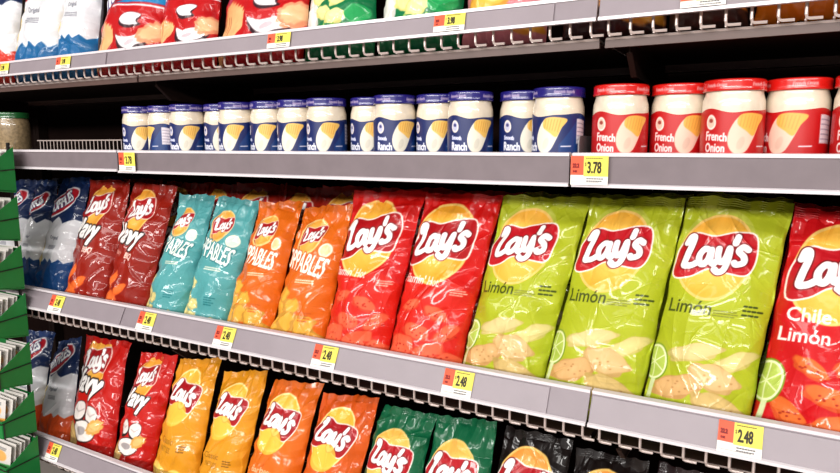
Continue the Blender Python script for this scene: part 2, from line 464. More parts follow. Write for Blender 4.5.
def d_onion(p, H):
    p.poly([(-.1, .58*H), (1.1, .62*H), (1.1, H+.1), (-.1, H+.1)], (20, 100, 160))
    p.text('RUFFLES', .5, .76*H, .2, (255, 255, 255), rot=16, center=True, sx=.62, bold=.012, outline=((150, 20, 40), .02))
    p.ell(.14, .22*H, .16, .36, (206, 204, 196), 8, wob=.06); p.ell(.16, .20*H, .10, .28, (236, 232, 224), 8, wob=.1)
    for k, (x, y, r_) in enumerate([(.34, .33, 30), (.40, .23, -20), (.58, .20, 10), (.62, .31, 40)]):
        chip(p, x, y*H, .15, .09, r_, (236, 226, 150), (196, 190, 100), k)
    p.ell(.84, .22*H, .14, .10, (30, 158, 84), 20)
    for k in range(5): p.stroke([(.5+.1*k, .08*H), (.44+.13*k, .16*H)], .03, (150, 190, 90))

def d_classic(p, H, bright=True):
    p.ell(.5, .45*H, .75, 1.0, tuple(min(255, v+12) for v in p.base), alpha=.7)
    emblem(p, .42, .72*H, .74, -10, band=(168, 16, 26), sun=(250, 186, 60), sun2=(252, 216, 110), ring=(252, 226, 150))
    p.ell(.40, .585*H, .25, .20, (250, 196, 70), alpha=.85)
    ink = tuple(int(v*.62) for v in p.base) if bright else (250, 222, 190)
    p.text('Classic' if bright else 'Barbecue', .22, .37*H, .10, ink, rot=-4, sx=.82)
    p.text('PARTY SIZE' if bright else 'CHIPS', .24, .31*H, .08, ink, rot=-4, sx=.5)
    specks(p, .66, .36*H, 3, tuple(int(v*.55) for v in p.base), 5, .03, .14)
    for k, (x, y) in enumerate([(.3, .16), (.65, .13), (.5, .06)]):
        chip(p, x, y*H, .24, .12, 20*k-15, (250, 206, 96), (226, 160, 50), k)

def d_green(p, H):
    emblem(p, .42, .68*H, .78, -4, band=(178, 20, 32), sun=(246, 186, 80), sun2=(250, 210, 120))
    p.ell(.47, .80*H, .0001, .0001, (0, 0, 0))
    p.text('Sour Cream', .20, .42*H, .09, (240, 240, 226), rot=-3, sx=.8); p.text('& Onion', .26, .36*H, .09, (240, 240, 226), rot=-3, sx=.8)
    for k, (x, y) in enumerate([(.3, .2), (.65, .16), (.5, .08)]):
        chip(p, x, y*H, .24, .12, 20*k-15, (236, 220, 140), (200, 180, 90), k)

def d_dark(p, H):
    emblem(p, .44, .72*H, .84, -4, band=(176, 20, 32), sun=(240, 150, 60), sun2=(250, 196, 110))
    p.text('Kettle', .24, .44*H, .12, (236, 226, 210), sx=.85); p.text('Cooked', .22, .36*H, .12, (236, 226, 210), sx=.85)
    for k, (x, y) in enumerate([(.3, .2), (.65, .16), (.5, .08)]):
        chip(p, x, y*H, .24, .12, 20*k-15, (206, 140, 70), (160, 96, 40), k)

def d_flame(p, H):
    # dark pack with a pale zig-zag peak
    p.poly([(.20, .72*H), (.42, .90*H), (.50, .80*H), (.62, .93*H), (.80, .74*H), (.62, .62*H), (.4, .60*H)], (214, 200, 190))
    emblem(p, .46, .60*H, .78, 0)
    p.ell(.5, .25*H, .3, .2, (190, 110, 50), wob=.07)

def d_plain(p, H):
    chip(p, .4, .2*H, .3, .16, 20, (240, 176, 60), (206, 120, 30), 1)
    chip(p, .7, .1*H, .3, .14, -20, (238, 170, 56), (206, 120, 30), 2)
    emblem(p, .5, .74*H, .9, 6)

# ---------------------------------------------------------------- bags
def crumple(xs, ys, w, h, seed, amp=1.0):
    rg = random.Random(seed); D = np.zeros_like(xs)
    for _ in range(9):
        a = rg.uniform(0, math.pi); f = 2*math.pi/rg.uniform(.05, .13)
        D += .0010*np.sin(f*(xs*math.cos(a)+ys*math.sin(a))+rg.uniform(0, 6.28))
    for _ in range(34):
        cx, cy = rg.uniform(0, w), rg.choice([rg.uniform(0, h), rg.uniform(.0, .42)*h, rg.uniform(.72, 1)*h])
        a = rg.gauss(math.pi/2, .75); L = rg.uniform(.02, .075); wd = rg.uniform(.003, .012); am = rg.choice([-1, 1, 1])*rg.uniform(.0008, .0042)
        u = (xs-cx)*math.cos(a)+(ys-cy)*math.sin(a); v = -(xs-cx)*math.sin(a)+(ys-cy)*math.cos(a)
        v = v+.15*u*u/L
        D += am*np.exp(-np.abs(v)/wd)*np.exp(-(u/L)**2)
    for _ in range(46):      # fine creases of the film
        cx, cy = rg.uniform(0, w), rg.uniform(0, h)
        a = rg.gauss(math.pi/2, .9); L = rg.uniform(.012, .05); wd = rg.uniform(.0012, .0028); am = rg.choice([-1, 1])*rg.uniform(.0004, .0012)
        u = (xs-cx)*math.cos(a)+(ys-cy)*math.sin(a); v = -(xs-cx)*math.sin(a)+(ys-cy)*math.cos(a)+.2*np.sin((xs+ys)*90)*.01
        D += am*np.exp(-np.abs(v)/wd)*np.exp(-(u/L)**2)
    ph = [rg.uniform(0, 6.28) for _ in range(6)]
    dt = h-ys; db = ys
    wob = .6*np.sin(xs/w*9+ph[2])
    tri = lambda q: 2/math.pi*np.arcsin(np.sin(q))
    D += .0042*np.exp(-dt/.050)*tri(xs*2*math.pi/.034+ph[0]+wob+dt*14)
    D += .0036*np.exp(-db/.045)*tri(xs*2*math.pi/.030+ph[1]+wob)
    for side, q in ((xs, ph[3]), (w-xs, ph[4])):
        D += .0030*np.exp(-side/.020)*tri(ys*2*math.pi/.042+q+wob*2)
    return D*amp

def make_bag(name, corners, yb, yt, zb, base_rgb, fn, seed, nu, label, cat='bag of chips', group=None, y0=0.0, thick=.046, seam=None, aspect=None):
    """corners: X of base left/right and (X, z) of top left/right; leaning back from y=yb to y=yt"""
    bl, br, tl, tr = corners
    bl, tl = bl-.004, (tl[0]-.004, tl[1])
    cx = (bl+br)/2
    org = Vector((cx, yb+y0, zb))
    P00 = np.array([bl-cx, 0, 0]); P10 = np.array([br-cx, 0, 0])
    P01 = np.array([tl[0]-cx, yt-yb, tl[1]-zb]); P11 = np.array([tr[0]-cx, yt-yb, tr[1]-zb])
    w_ = np.linalg.norm(P10-P00)*.5+np.linalg.norm(P11-P01)*.5
    h_ = np.linalg.norm((P01+P11-P00-P10)/2)
    H = h_/w_
    nv = int(nu*H*.85)
    s1 = np.linspace(0, 1, nu); t1 = np.linspace(0, 1, nv)
    def surf(s, t, front):
        # outline: side edges pulled in between the seals, slightly ragged
        rg = random.Random(seed*7+1)
        pin = .014*np.sin(np.pi*np.clip(t, 0, 1))**.7
        el = pin+.006*np.sin(t*17+rg.uniform(0, 6))+.004*np.sin(t*41+rg.uniform(0, 6))
        er = pin+.006*np.sin(t*15+rg.uniform(0, 6))+.004*np.sin(t*37+rg.uniform(0, 6))
        ss = s*(1-el-er)+el
        A = P00*(1-ss)[..., None]*(1-t)[..., None]+P10*ss[..., None]*(1-t)[..., None]+P01*(1-ss)[..., None]*t[..., None]+P11*ss[..., None]*t[..., None]
        n = np.cross(P10-P00, (P01+P11-P00-P10)); n /= np.linalg.norm(n)     # towards the aisle (-y)
        if n[1] > 0: n = -n
        Pf = (1-np.abs(2*s-1)**2.5)**.72
        Q = np.clip(t/.08, 0, 1)**.5*np.clip(1-(np.clip((t-.30)/.655, 0, 1))**2.3, 0, 1)
        xs, ys = s*w_, t*h_
        edge = np.clip(np.minimum(s, 1-s)/.02, 0, 1)
        B = Pf*Q*thick
        seal = np.clip((t-.955)/.01, 0, 1)
        cr = crumple(xs, ys, w_, h_, seed, 1.25)*(1-.5*seal)*edge
        ser = .0007*np.sin(ys*2*np.pi/.0042)*seal
        # the top seal curls and waves
        wave = np.clip((t-.86)/.14, 0, 1)**1.5*(.010*np.sin(s*5.5+seed)+.005*np.sin(s*11+2*seed))
        zt = np.clip((t-.93)/.07, 0, 1)*(.0022*np.sin(s*9+seed*3)+.0016*np.sin(s*31+seed))
        off = (B+cr+ser if front else -(B*.8)+cr*.3)+wave
        A = A+n*off[..., None]
        A[..., 2] += zt
        return A
    Sg, Tg = np.meshgrid(s1, t1)
    PF = surf(Sg, Tg, True)
    p = Print(Sg, Tg*H, base_rgb, 1.6/nu)
    p.base = base_rgb
    fn(p, H)
    # crimped seals are plain film of the pack's colour
    sealc = np.asarray(seam if seam is not None else base_rgb, float)*.92
    m = (p.y > .958*H); p.c[m] = p.c[m]*.25+sealc*.75
    colF = p.lin()
    k = 3
    SB, TB = np.meshgrid(np.linspace(0, 1, nu//k), np.linspace(0, 1, nv//k))
    PB = surf(SB, TB, False)[:, ::-1]
    colB = np.tile(lin(base_rgb), PB.shape[:2]+(1,))
    V = np.concatenate([PF.reshape(-1, 3), PB.reshape(-1, 3)])
    Cc = np.concatenate([colF.reshape(-1, 3), colB.reshape(-1, 3)])
    def quads(nv, nu, off):
        i = np.arange(nv*nu).reshape(nv, nu)+off
        return np.stack([i[:-1, :-1], i[:-1, 1:], i[1:, 1:], i[1:, :-1]], -1).reshape(-1, 4)
    Q1 = quads(nv, nu, 0); Q2 = quads(PB.shape[0], PB.shape[1], nv*nu)
    # body and the crimped top seal are separate parts
    cut = int(nv*.958)
    isseal = (Q1[:, 0]//nu) >= cut
    bcut = int(PB.shape[0]*.958)
    isb = ((Q2[:, 0]-nv*nu)//PB.shape[1]) >= bcut
    root = empty(name, org, label, cat, group)
    def part(nm, q):
        u, inv = np.unique(q, return_inverse=True)
        return link_mesh(nm, raw_mesh(nm, V[u], inv.reshape(-1, 4), Cc[u], M['film']), root)
    part('pouch', np.concatenate([Q1[~isseal], Q2[~isb]]))
    part('top_seal', np.concatenate([Q1[isseal], Q2[isb]]))
    return root

# ================================================================ the setting
def struct(o): return tag(o, kind='structure')
f = MB(); f.box((-7, -7, -.05), (5, 1.2, 0)); struct(f.build('floor', M['floor']))
b_ = MB(); b_.box((-4.2, .50, 0), (1.6, .54, 2.6)); struct(b_.build('wall_back', M['back']))

# ================================================================ shelving
Z1, Z2, Z3, Z4 = EYE+.212, EYE-.070, EYE-.500, EYE-.995        # lower edges of the price rails
JOINT = {1: -.300, 2: -.340, 3: -.288, 4: -.288}
JL = {1: -1.535, 2: -1.597, 3: -1.525, 4: -1.525}

def uprights():
    for x in (-3.99, -2.76, -1.53, -.30, .93):
        m = MB()
        m.box((x-.02, .46, 0), (x+.02, .498, 2.6))
        for k in range(48): m.box((x-.006, .4585, .1+k*.05), (x-.002, .4600, .125+k*.05))
        o = m.build('shelf_upright', M['post'])
        tag(o, 'dark slotted steel upright post at the back of the shelves, ' +
            {-3.99: 'at the far left end', -2.76: 'beyond the green tray rack', -1.53: 'behind the left bags', -.30: 'near the middle joint', .93: 'beyond the right edge'}[x], 'shelf post')
uprights()

def rail_part(mb_face, x0, x1, z0, h, tilt, t=.004):
    """profile in (y,z): face leaning back by tilt from bottom to top"""
    pf = [(-tilt, z0), (0, z0+h), (t, z0+h), (t+.001, z0+h-.004), (t-tilt, z0)]
    mb_face.prism(pf, x0, x1)

def rail(root, x0, x1, z0, h, tilt, strip=True, flat=False):
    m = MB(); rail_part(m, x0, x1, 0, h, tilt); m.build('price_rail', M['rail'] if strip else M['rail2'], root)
    e = MB()
    e.prism([(-.003, h-.003), (-.003, h+.003), (.010, h+.004), (.012, h), (.004, h-.003)], x0, x1)
    e.prism([(-tilt-.005, -.002), (-tilt-.005, .003), (-tilt-.001, .005), (.004-tilt, .003), (.004-tilt, -.002)], x0, x1)
    e.build('rail_lip', M['edge'], root)
    if strip:
        q = MB(); k = tilt/h
        q.prism([(-tilt+k*.004-.0035, .004), (-k*.005-.0035, h-.005), (-k*.005-.0008, h-.005), (-tilt+k*.004-.0008, .004)], x0+.002, x1-.075)
        q.build('label_strip', M['strip'], root)

def wire_deck(root, x0, x1, pitch=.0365, drop=.025, ytop=.010, depth=.44):
    m = MB(); n = int((x1-x0-.012)/pitch); off = (x1-x0-n*pitch)/2
    for i in range(n+1):
        x = x0+off+i*pitch
        m.tube([(x, ytop, .02), (x, ytop, -drop+.006), (x+.001, ytop+.001, -drop+.0015), (x+.005, ytop+.002, -drop), (x+.022, ytop+.003, -drop)], .0025, 6)
    for i in range(n+1):
        x = x0+off+i*pitch; m.tube([(x, ytop+.010, -drop), (x, depth, -drop)], .0019, 6)
    for y in (ytop+.022, .16, .30, depth): m.tube([(x0+.004, y, -drop-.004), (x1-.004, y, -drop-.004)], .0026, 6)
    m.tube([(x0+.004, ytop+.004, .012), (x1-.004, ytop+.004, .012)], .0022, 6)
    m.build('wire_deck', M['wire'], root)

def bracket(root, x, z, name='bracket'):
    m = MB()
    prof = [(.052, z), (.46, z), (.46, z-.060), (.10, z-.050), (.056, z-.014)]
    m.prism(prof, x-.0015, x+.0015); m.prism([(.056, z-.014), (.10, z-.050), (.46, z-.060), (.46, z-.063), (.099, z-.053), (.053, z-.016)], x-.005, x+.005)
    m.build(name, M['under'], root)

SEC = {}
def wire_shelf(lv, x0, x1, zr, h, tilt, where):
    root = empty('wire_shelf', (0, 0, zr), where, 'shelf')
    rail(root, x0, x1, 0, h, tilt)
    dr = .023 if tilt < .01 else .045
    wire_deck(root, x0, x1, drop=dr)
    e = dr-.025
    m = MB()   # front beam below the deck and the two side beams
    m.box((x0+.003, .030, -.044-e), (x1-.003, .037, -.031-e)) if tilt < .01 else None; m.box((x0+.003, .42, -.052-e), (x1-.003, .44, -.031-e))
    m.build('beam', M['beam'], root)
    q = MB(); q.box((x0+.003, .060, -.036-e), (x1-.003, .415, -.033-e)) if tilt < .01 else q.box((x0+.003, .0175, -dr+.0026), (x1-.003, .43, -dr+.0045)); q.build('pan', M['under'], root)
    bracket(root, x0+.04, -.037-e)
    return root

lv = [(1, Z1, .040, .008, 'top shelf'), (3, Z3, .054, .026, 'shelf of chip bags below the dip jars'), (4, Z4, .055, .026, 'lowest visible shelf of chip bags')]
for n, z, h, ti, what in lv:
    for a, b, side in ((JL[n]-2.468, JL[n]-1.237, 'far left beyond the trays'), (JL[n]-1.235, JL[n]-.001, 'its leftmost section'), (JL[n]+.001, JOINT[n]-.002, 'its middle section'), (JOINT[n]+.002, JOINT[n]+1.232, 'its rightmost section')):
        wire_shelf(n, a, b, z, h, ti, 'grey wire %s, %s' % (what, side))

def solid_shelf(x0, x1, z, h, label, yf=0.0, fence=False, lend=True):
    root = empty('solid_shelf', (0, yf, z), label, 'shelf')
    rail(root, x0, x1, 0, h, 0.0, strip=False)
    m = MB(); m.box((x0+.002, .004, .038), (x1-.002, .46, .046)); m.box((x0+.01, .02, .012), (x0+.03, .46, .038)); m.box((x1-.03, .02, .012), (x1-.01, .46, .038))
    m.box((x0+.002, .006, .016), (x1-.002, .018, .038))
    m.build('deck', M['under'], root)
    return root
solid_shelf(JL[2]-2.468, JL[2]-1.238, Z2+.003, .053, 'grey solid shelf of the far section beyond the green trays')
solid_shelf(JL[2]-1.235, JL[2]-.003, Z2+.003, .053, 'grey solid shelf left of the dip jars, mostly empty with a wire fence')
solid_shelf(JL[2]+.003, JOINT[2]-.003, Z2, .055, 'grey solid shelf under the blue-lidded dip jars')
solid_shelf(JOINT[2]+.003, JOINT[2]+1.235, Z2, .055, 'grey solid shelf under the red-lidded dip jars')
ZD = Z2+.0465                       # top of the jar deck

# low wire fence and the rounded end plates
m = MB(); zb = ZD+.004
for i in range(23):
    x = JL[2]-.022-i*.0175
    m.tube([(x, .03, zb-.001), (x, .03, zb+.036)], .0011, 5)
m.tube([(JL[2]-.02, .03, zb+.036), (JL[2]-.42, .03, zb+.036)], .0018, 6); m.tube([(JL[2]-.02, .03, zb+.002), (JL[2]-.42, .03, zb+.002)], .0018, 6)
tag(m.build('wire_fence', M['wire']), 'low wire fence standing on the empty left shelf beside the jars', 'shelf fence')
def end_plate(x, lab, y=.03):
    pr = []
    for k in range(7):
        a = R(90+15*k); pr.append((y+.012+.012*math.cos(a), .030+.012*math.sin(a)))
    prof = pr+[(y, 0), (y+.30, 0), (y+.30, .042)]
    m = MB(); m.prism(prof, x-.0012, x+.0012)
    o = m.build('shelf_divider', M['grey']); o.location = (0, 0, ZD+.0005)
    tag(o, lab, 'divider')
end_plate(JL[2]-.006, 'grey round-cornered divider at the left end of the blue jars')
end_plate(JOINT[2]+.004, 'grey round-cornered divider between the blue and red jars')

# ================================================================ chip bags, middle shelf
SR = dict  # short alias
DK3 = Z3-.0400
ys_b, ys_t = .085, .20
mid = [
 (-2.455, -2.322, (-2.48, -.125), (-2.332, -.12), (16, 36, 78), lambda p, H: d_ruffles(p, H), 'blue and white ridged bag mostly hidden behind the green trays, middle shelf', 80),
 # base x left,right, top (x,z) left/right relative to the eye, colour, print, name, label
 (-2.311, -2.195, (-2.324, -0.120), (-2.193, -0.116), (24, 54, 108), lambda p, H: d_ruffles(p, H), 'blue and white ridged chip bag just right of the green trays, middle shelf', 90),
 (-2.187, -2.040, (-2.181, -0.109), (-2.018, -0.105), (24, 54, 108), lambda p, H: d_ruffles(p, H), 'blue and white ridged chip bag standing left of the dark red wavy chip bags', 100),
 (-2.036, -1.834, (-2.006, -0.112), (-1.812, -0.107), (142, 22, 5), lambda p, H: d_wavy(p, H), 'dark red wavy chip bag beside the blue and white bags on the middle shelf', 110),
 (-1.824, -1.652, (-1.800, -0.112), (-1.603, -0.122), (142, 22, 5), lambda p, H: d_wavy(p, H), 'dark red wavy chip bag just left of the teal bags', 110),
 (-1.648, -1.482, (-1.578, -0.145), (-1.441, -0.140), (82, 158, 160), lambda p, H: d_pop(p, H, True), 'left one of two teal snack bags', 110),
 (-1.478, -1.318, (-1.429, -0.141), (-1.272, -0.154), (82, 158, 160), lambda p, H: d_pop(p, H, True), 'right one of two teal snack bags, next to the orange snack bags', 110),
 (-1.314, -1.157, (-1.264, -0.156), (-1.119, -0.142), (216, 100, 14), lambda p, H: d_pop(p, H, False), 'left one of two orange snack bags with big white lettering', 120),
 (-1.154, -0.981, (-1.109, -0.160), (-0.957, -0.148), (216, 100, 14), lambda p, H: d_pop(p, H, False), 'right one of two orange snack bags with big white lettering', 120),
 (-0.978, -0.798, (-0.945, -0.115), (-0.747, -0.103), (200, 14, 10), d_hot, 'bright red spicy chip bag right of the orange snack bags', 140),
 (-0.794, -0.610, (-0.740, -0.108), (-0.550, -0.110), (200, 14, 10), d_hot, 'bright red spicy chip bag touching the leftmost lime green bag', 150),
 (-0.606, -0.422, (-0.544, -0.112), (-0.353, -0.105), (166, 176, 30), d_lime, 'lime green chip bag beside the bright red bags, leftmost of three', 170),
 (-0.419, -0.223, (-0.348, -0.105), (-0.168, -0.100), (166, 176, 30), d_lime, 'middle one of the three lime green chip bags, half over the shelf joint', 190),
 (-0.220, -0.036, (-0.163, -0.098), (0.013, -0.101), (166, 176, 30), d_lime, 'rightmost of the three lime green chip bags, next to the red chile bag', 200),
 (-0.032, 0.160, (0.019, -0.110), (0.200, -0.113), (200, 12, 20), d_chile, 'red chile and lime chip bag cut by the right edge', 200)]
mid_roots = []
for i, (bl, br, tl, tr, rgb, fn, lab, nu) in enumerate(mid):
    H = SR
    r_ = make_bag('chip_bag', (bl, br, (tl[0], EYE+tl[1]), (tr[0], EYE+tr[1])), ys_b, ys_t, DK3, rgb, fn, 11+i*3, nu, lab, group='bags on the middle chip shelf')
    mid_roots.append(r_)

def back_row(roots, dy, where, skip=()):
    for i, r_ in enumerate(roots):
        if i in skip: continue
        x, y, z = r_.location
        o = dup(r_, (x+random.Random(i).uniform(-.002, .002), y+dy, z-.001))
        o['label'] = where % r_['short']; del o['short']
BACK = True
shorts = ['hidden blue and white bag', 'leftmost blue and white bag', 'second blue and white bag', 'left dark red wavy bag', 'right dark red wavy bag', 'left teal bag', 'right teal bag', 'left orange snack bag',
          'right orange snack bag', 'left bright red bag', 'right bright red bag', 'left lime green bag', 'middle lime green bag', 'right lime green bag', 'red chile bag']
for r_, t in zip(mid_roots, shorts): r_['short'] = t
back_row(mid_roots, .125, 'chip bag right behind the %s, middle shelf', skip=(5, 6, 7, 8))
for i in (5, 6, 7, 8):          # more of the dark red kind stands behind the snack bags
    x, y, z = mid_roots[i].location
    o = dup(mid_roots[3 + i % 2], (x, y+.125, z-.001)); o['label'] = 'dark red chip bag standing behind the ' + shorts[i]; del o['short']
for r_ in mid_roots: del r_['short']

# ================================================================ chip bags, lowest shelf
DK4 = Z4-.0400
YEL, ORG, ORG2, GRN, DRK = (214, 140, 20), (212, 98, 16), (204, 80, 12), (8, 94, 58), (16, 7, 6)
low = [
 (-2.385, -2.250, (-2.455, -0.686), (-2.290, -0.672), (24, 50, 100), lambda p, H: d_ruffles(p, H, (226, 84, 30), .32), 'dark blue and white ridged bag behind the green trays on the lowest shelf', 80),
 (-2.243, -2.068, (-2.262, -0.700), (-2.126, -0.665), (24, 50, 100), lambda p, H: d_ruffles(p, H, (226, 84, 30), .30), 'blue and white ridged bag with an orange bottom on the lowest shelf', 100),
 (-2.060, -1.842, (-2.090, -0.653), (-1.870, -0.647), (190, 18, 10), lambda p, H: d_wavy(p, H, True), 'bright red wavy chip bag on the lowest shelf, beside the blue and white bag', 120),
 (-1.832, -1.658, (-1.805, -0.668), (-1.634, -0.651), (190, 18, 10), lambda p, H: d_wavy(p, H, True), 'bright red wavy chip bag on the lowest shelf, touching the golden yellow bag', 120),
 (-1.650, -1.462, (-1.622, -0.664), (-1.451, -0.632), YEL, d_classic, 'golden yellow chip bag beside the red wavy bag on the lowest shelf', 130),
 (-1.455, -1.295, (-1.430, -0.670), (-1.257, -0.635), YEL, d_classic, 'golden yellow chip bag touching the first orange bag on the lowest shelf', 140),
 (-1.288, -1.105, (-1.235, -0.658), (-1.068, -0.641), ORG, lambda p, H: d_classic(p, H, False), 'orange chip bag on the lowest shelf, beside the yellow bags', 150),
 (-1.098, -0.930, (-1.057, -0.666), (-0.876, -0.641), ORG2, lambda p, H: d_classic(p, H, False), 'orange chip bag on the lowest shelf, beside the green bags', 160),
 (-0.922, -0.752, (-0.866, -0.657), (-0.715, -0.654), GRN, d_green, 'dark green chip bag on the lowest shelf beside the orange bag', 150),
 (-0.744, -0.560, (-0.705, -0.655), (-0.550, -0.636), GRN, d_green, 'dark green chip bag on the lowest shelf beside the dark brown bags', 160),
 (-0.552, -0.385, (-0.530, -0.642), (-0.374, -0.640), DRK, d_dark, 'dark brown chip bag on the lowest shelf beside the green bag', 150),
 (-0.377, -0.215, (-0.360, -0.656), (-0.210, -0.650), DRK, d_dark, 'dark brown chip bag, its orange emblem just showing at the bottom edge', 150),
 (-0.205, -0.040, (-0.190, -0.645), (-0.05, -0.650), (34, 20, 22), d_flame, 'near black bag on the lowest shelf with a pale pointed mark', 120)]
for i, (bl, br, tl, tr, rgb, fn, lab, nu) in enumerate(low):
    make_bag('chip_bag', (bl, br, (tl[0], EYE+tl[1]), (tr[0], EYE+tr[1])), ys_b, .195, DK4, rgb, fn, 101+i*3, nu, lab, group='bags on the lowest chip shelf')

# ================================================================ chip bags, top shelf
DK1 = Z1-.0185
W_, RD, GN, BL = (214, 214, 220), (186, 10, 16), (6, 112, 64), (24, 54, 108)
top = [
 (-2.420, -2.205, W_, lambda p, H: d_ruffles(p, H, (214, 50, 30), .26), 'white ridged chip bag with a red jagged bottom, leftmost on the top shelf', 100),
 (-2.195, -1.975, W_, lambda p, H: d_ruffles(p, H, (20, 96, 150), .27), 'white ridged bag with a blue jagged bottom beside the red-bottomed one', 110),
 (-1.960, -1.788, W_, lambda p, H: d_ruffles(p, H, (20, 96, 150), .29), 'white ridged bag with a blue jagged bottom beside the red cheddar bags', 110),
 (-1.775, -1.512, RD, d_chedd, 'red and blue cheddar chip bag on the top shelf, leftmost of three', 130),
 (-1.500, -1.297, RD, d_chedd, 'red and blue cheddar chip bag on the top shelf, middle of three', 130),
 (-1.285, -1.012, RD, d_chedd, 'red and blue cheddar chip bag on the top shelf, beside the green bags', 140),
 (-1.000, -.812, GN, d_onion, 'green chip bag on the top shelf beside the red cheddar bag', 140),
 (-.800, -.603, GN, d_onion, 'green chip bag on the top shelf, right one of two', 140),
 (-.590, -.420, (206, 120, 130), d_plain, 'pinkish chip bag on the top shelf beside the green bags', 100),
 (-.385, -.205, (60, 30, 30), d_plain, 'dark chip bag on the top shelf over the joint, seen through the wires', 90),
 (-.195, -.075, (70, 44, 40), d_plain, 'slim dark chip bag on the top shelf left of the orange bag', 80),
 (-.065, .125, (226, 120, 20), d_plain, 'orange chip bag seen through the wires, right end of the top shelf', 120)]
for i, (bl, br, rgb, fn, lab, nu) in enumerate(top):
    dx = .02 if i % 2 else -.01
    make_bag('chip_bag', (bl, br, (bl+.01+dx, DK1+.40), (br-.01+dx, DK1+.40)), .082, .16, DK1, rgb, fn, 201+i*3, nu, lab, group='bags on the top shelf', thick=.05)

# ================================================================ dip jars
RJ = .0485
def jar_parts(kind, root):
    red = kind == 'red'
    m = MB()
    prof = [(RJ*.80, 0), (RJ*.93, .002), (RJ*.985, .008), (RJ*.985, .086), (RJ*.975, .095), (RJ*.93, .103), (RJ*.90, .108), (RJ*.90, .116)]
    m.lathe(prof, 56)
    m.build('glass_body', M['cream'] if kind != 'green' else M['chunky'], root, smooth=True)
    # label wrapped round the jar
    if kind != 'green':
        nu, nv = 260, 64
        L = 2*math.pi*RJ; Hh = .079
        u = np.linspace(0, 1, nu, endpoint=False); Ug, Tg = np.meshgrid(u, np.linspace(0, 1, nv))
        base = (186, 8, 12) if red else (10, 30, 92)
        p = Print(Ug*10, Tg*2.2, base, .045)
        label_art(p, red)
        a = Ug*2*math.pi
        wav = .0028*np.sin(a*3+.6)+.0015*np.sin(a*5)
        Z = .009+Tg*(Hh-.009+wav)
        P = np.stack([np.cos(a)*(RJ*.985+.0006), np.sin(a)*(RJ*.985+.0006), Z], -1)
        link_mesh('label', grid_mesh('label', P, p.lin(), M['paper'], True), root)
    lc = (206, 24, 18) if red else ((34, 28, 112) if kind == 'blue' else (30, 90, 44))
    zs = [(0.1105, RJ*.95), (0.1110, RJ*.985), (0.1125, RJ*1.0), (0.1145, RJ*.99), (0.1165, RJ*.985), (0.1185, RJ*.985), (0.1205, RJ*.985), (0.1225, RJ*.985), (0.1245, RJ*.985), (0.1265, RJ*.985), (0.1280, RJ*.975), (0.1293, RJ*.94), (0.1297, RJ*.90), (0.1287, RJ*.87), (0.1287, RJ*.4), (0.1287, .0005)]
    nu = 300
    u = np.linspace(0, 1, nu, endpoint=False)
    A = np.tile(u*2*math.pi, (len(zs), 1)); Zr = np.array([[z]*nu for z, r in zs]); Rr = np.array([[r]*nu for z, r in zs])
    p = Print(A/(2*math.pi)*50, (Zr-.1115)*160, lc, .35)
    if kind != 'green':
        for k in range(4): p.text('French Onion' if red else 'Smooth Ranch', .8+12.5*k, .95, .75, (238, 214, 220), bold=.05, sx=1.0)
    P = np.stack([np.cos(A)*Rr, np.sin(A)*Rr, Zr], -1)
    # lid seen from below needs its underside too: ring closes at the neck
    link_mesh('lid', grid_mesh('lid', P, p.lin(), M['lid'], True), root)

def label_art(p, red):
    """two printed fronts round the jar; each 3.6 wide"""
    for o in (0.0, 5.0):
        if not red: p.poly([(o+3.0, -.1), (o+4.6, -.1), (o+4.6, 2.3), (o+3.0, .5)], (12, 54, 116))
        p.ell(o+.62, 1.55, .30, .36, (240, 226, 214)); p.ell(o+.62, 1.55, .22, .27, (226, 190, 170) if red else (190, 190, 214))
        p.ell(o+.62, 1.62, .12, .10, (150, 60, 50) if red else (60, 60, 120))
        if red:
            p.text('French', o+.30, .70, .42, (252, 240, 236), sx=.74, bold=.018); p.text('Onion', o+.30, .14, .42, (252, 240, 236), sx=.74, bold=.018)
        else:
            p.text('Smooth', o+.34, .80, .22, (230, 230, 250), sx=.8, bold=.02); p.text('Ranch', o+.30, .18, .48, (252, 250, 255), sx=.74, bold=.022)
        dip = (236, 196, 174) if red else (232, 224, 206)
        chipc = (236, 172, 72) if red else (238, 188, 92)
        q = smooth_pts([(o+2.10, 2.0), (o+2.95, 2.0), (o+3.45, 1.90), (o+3.20, 1.55), (o+2.85, .80), (o+2.45, .15), (o+1.90, .08), (o+1.58, .55), (o+1.62, 1.25)], 5, True)
        p.poly(q, dip)
        q = smooth_pts([(o+2.0, 1.60), (o+2.15, 2.06), (o+2.95, 2.06), (o+3.50, 1.90), (o+3.15, 1.45), (o+2.85, .95), (o+2.45, 1.20)], 5, True)
        p.poly(q, chipc)
        for k in range(6): p.stroke([(o+2.20+.18*k, 2.0-.02*k), (o+2.12+.16*k, 1.5-.05*k)], .05, (214, 150, 60))
        p.ell(o+2.2, .6, .18, .34, tuple(int(v*.93) for v in dip), -20)
        p.stroke([(o+3.15, .42), (o+3.75, .42)], .06, (236, 226, 236))
    # printed panel at the back
    p.poly([(4.15, .55), (4.95, .55), (4.95, 1.9), (4.15, 1.9)], (226, 214, 220))
    for k in range(5): p.stroke([(4.22, .75+.23*k), (4.88, .75+.23*k)], .05, (150, 140, 160))

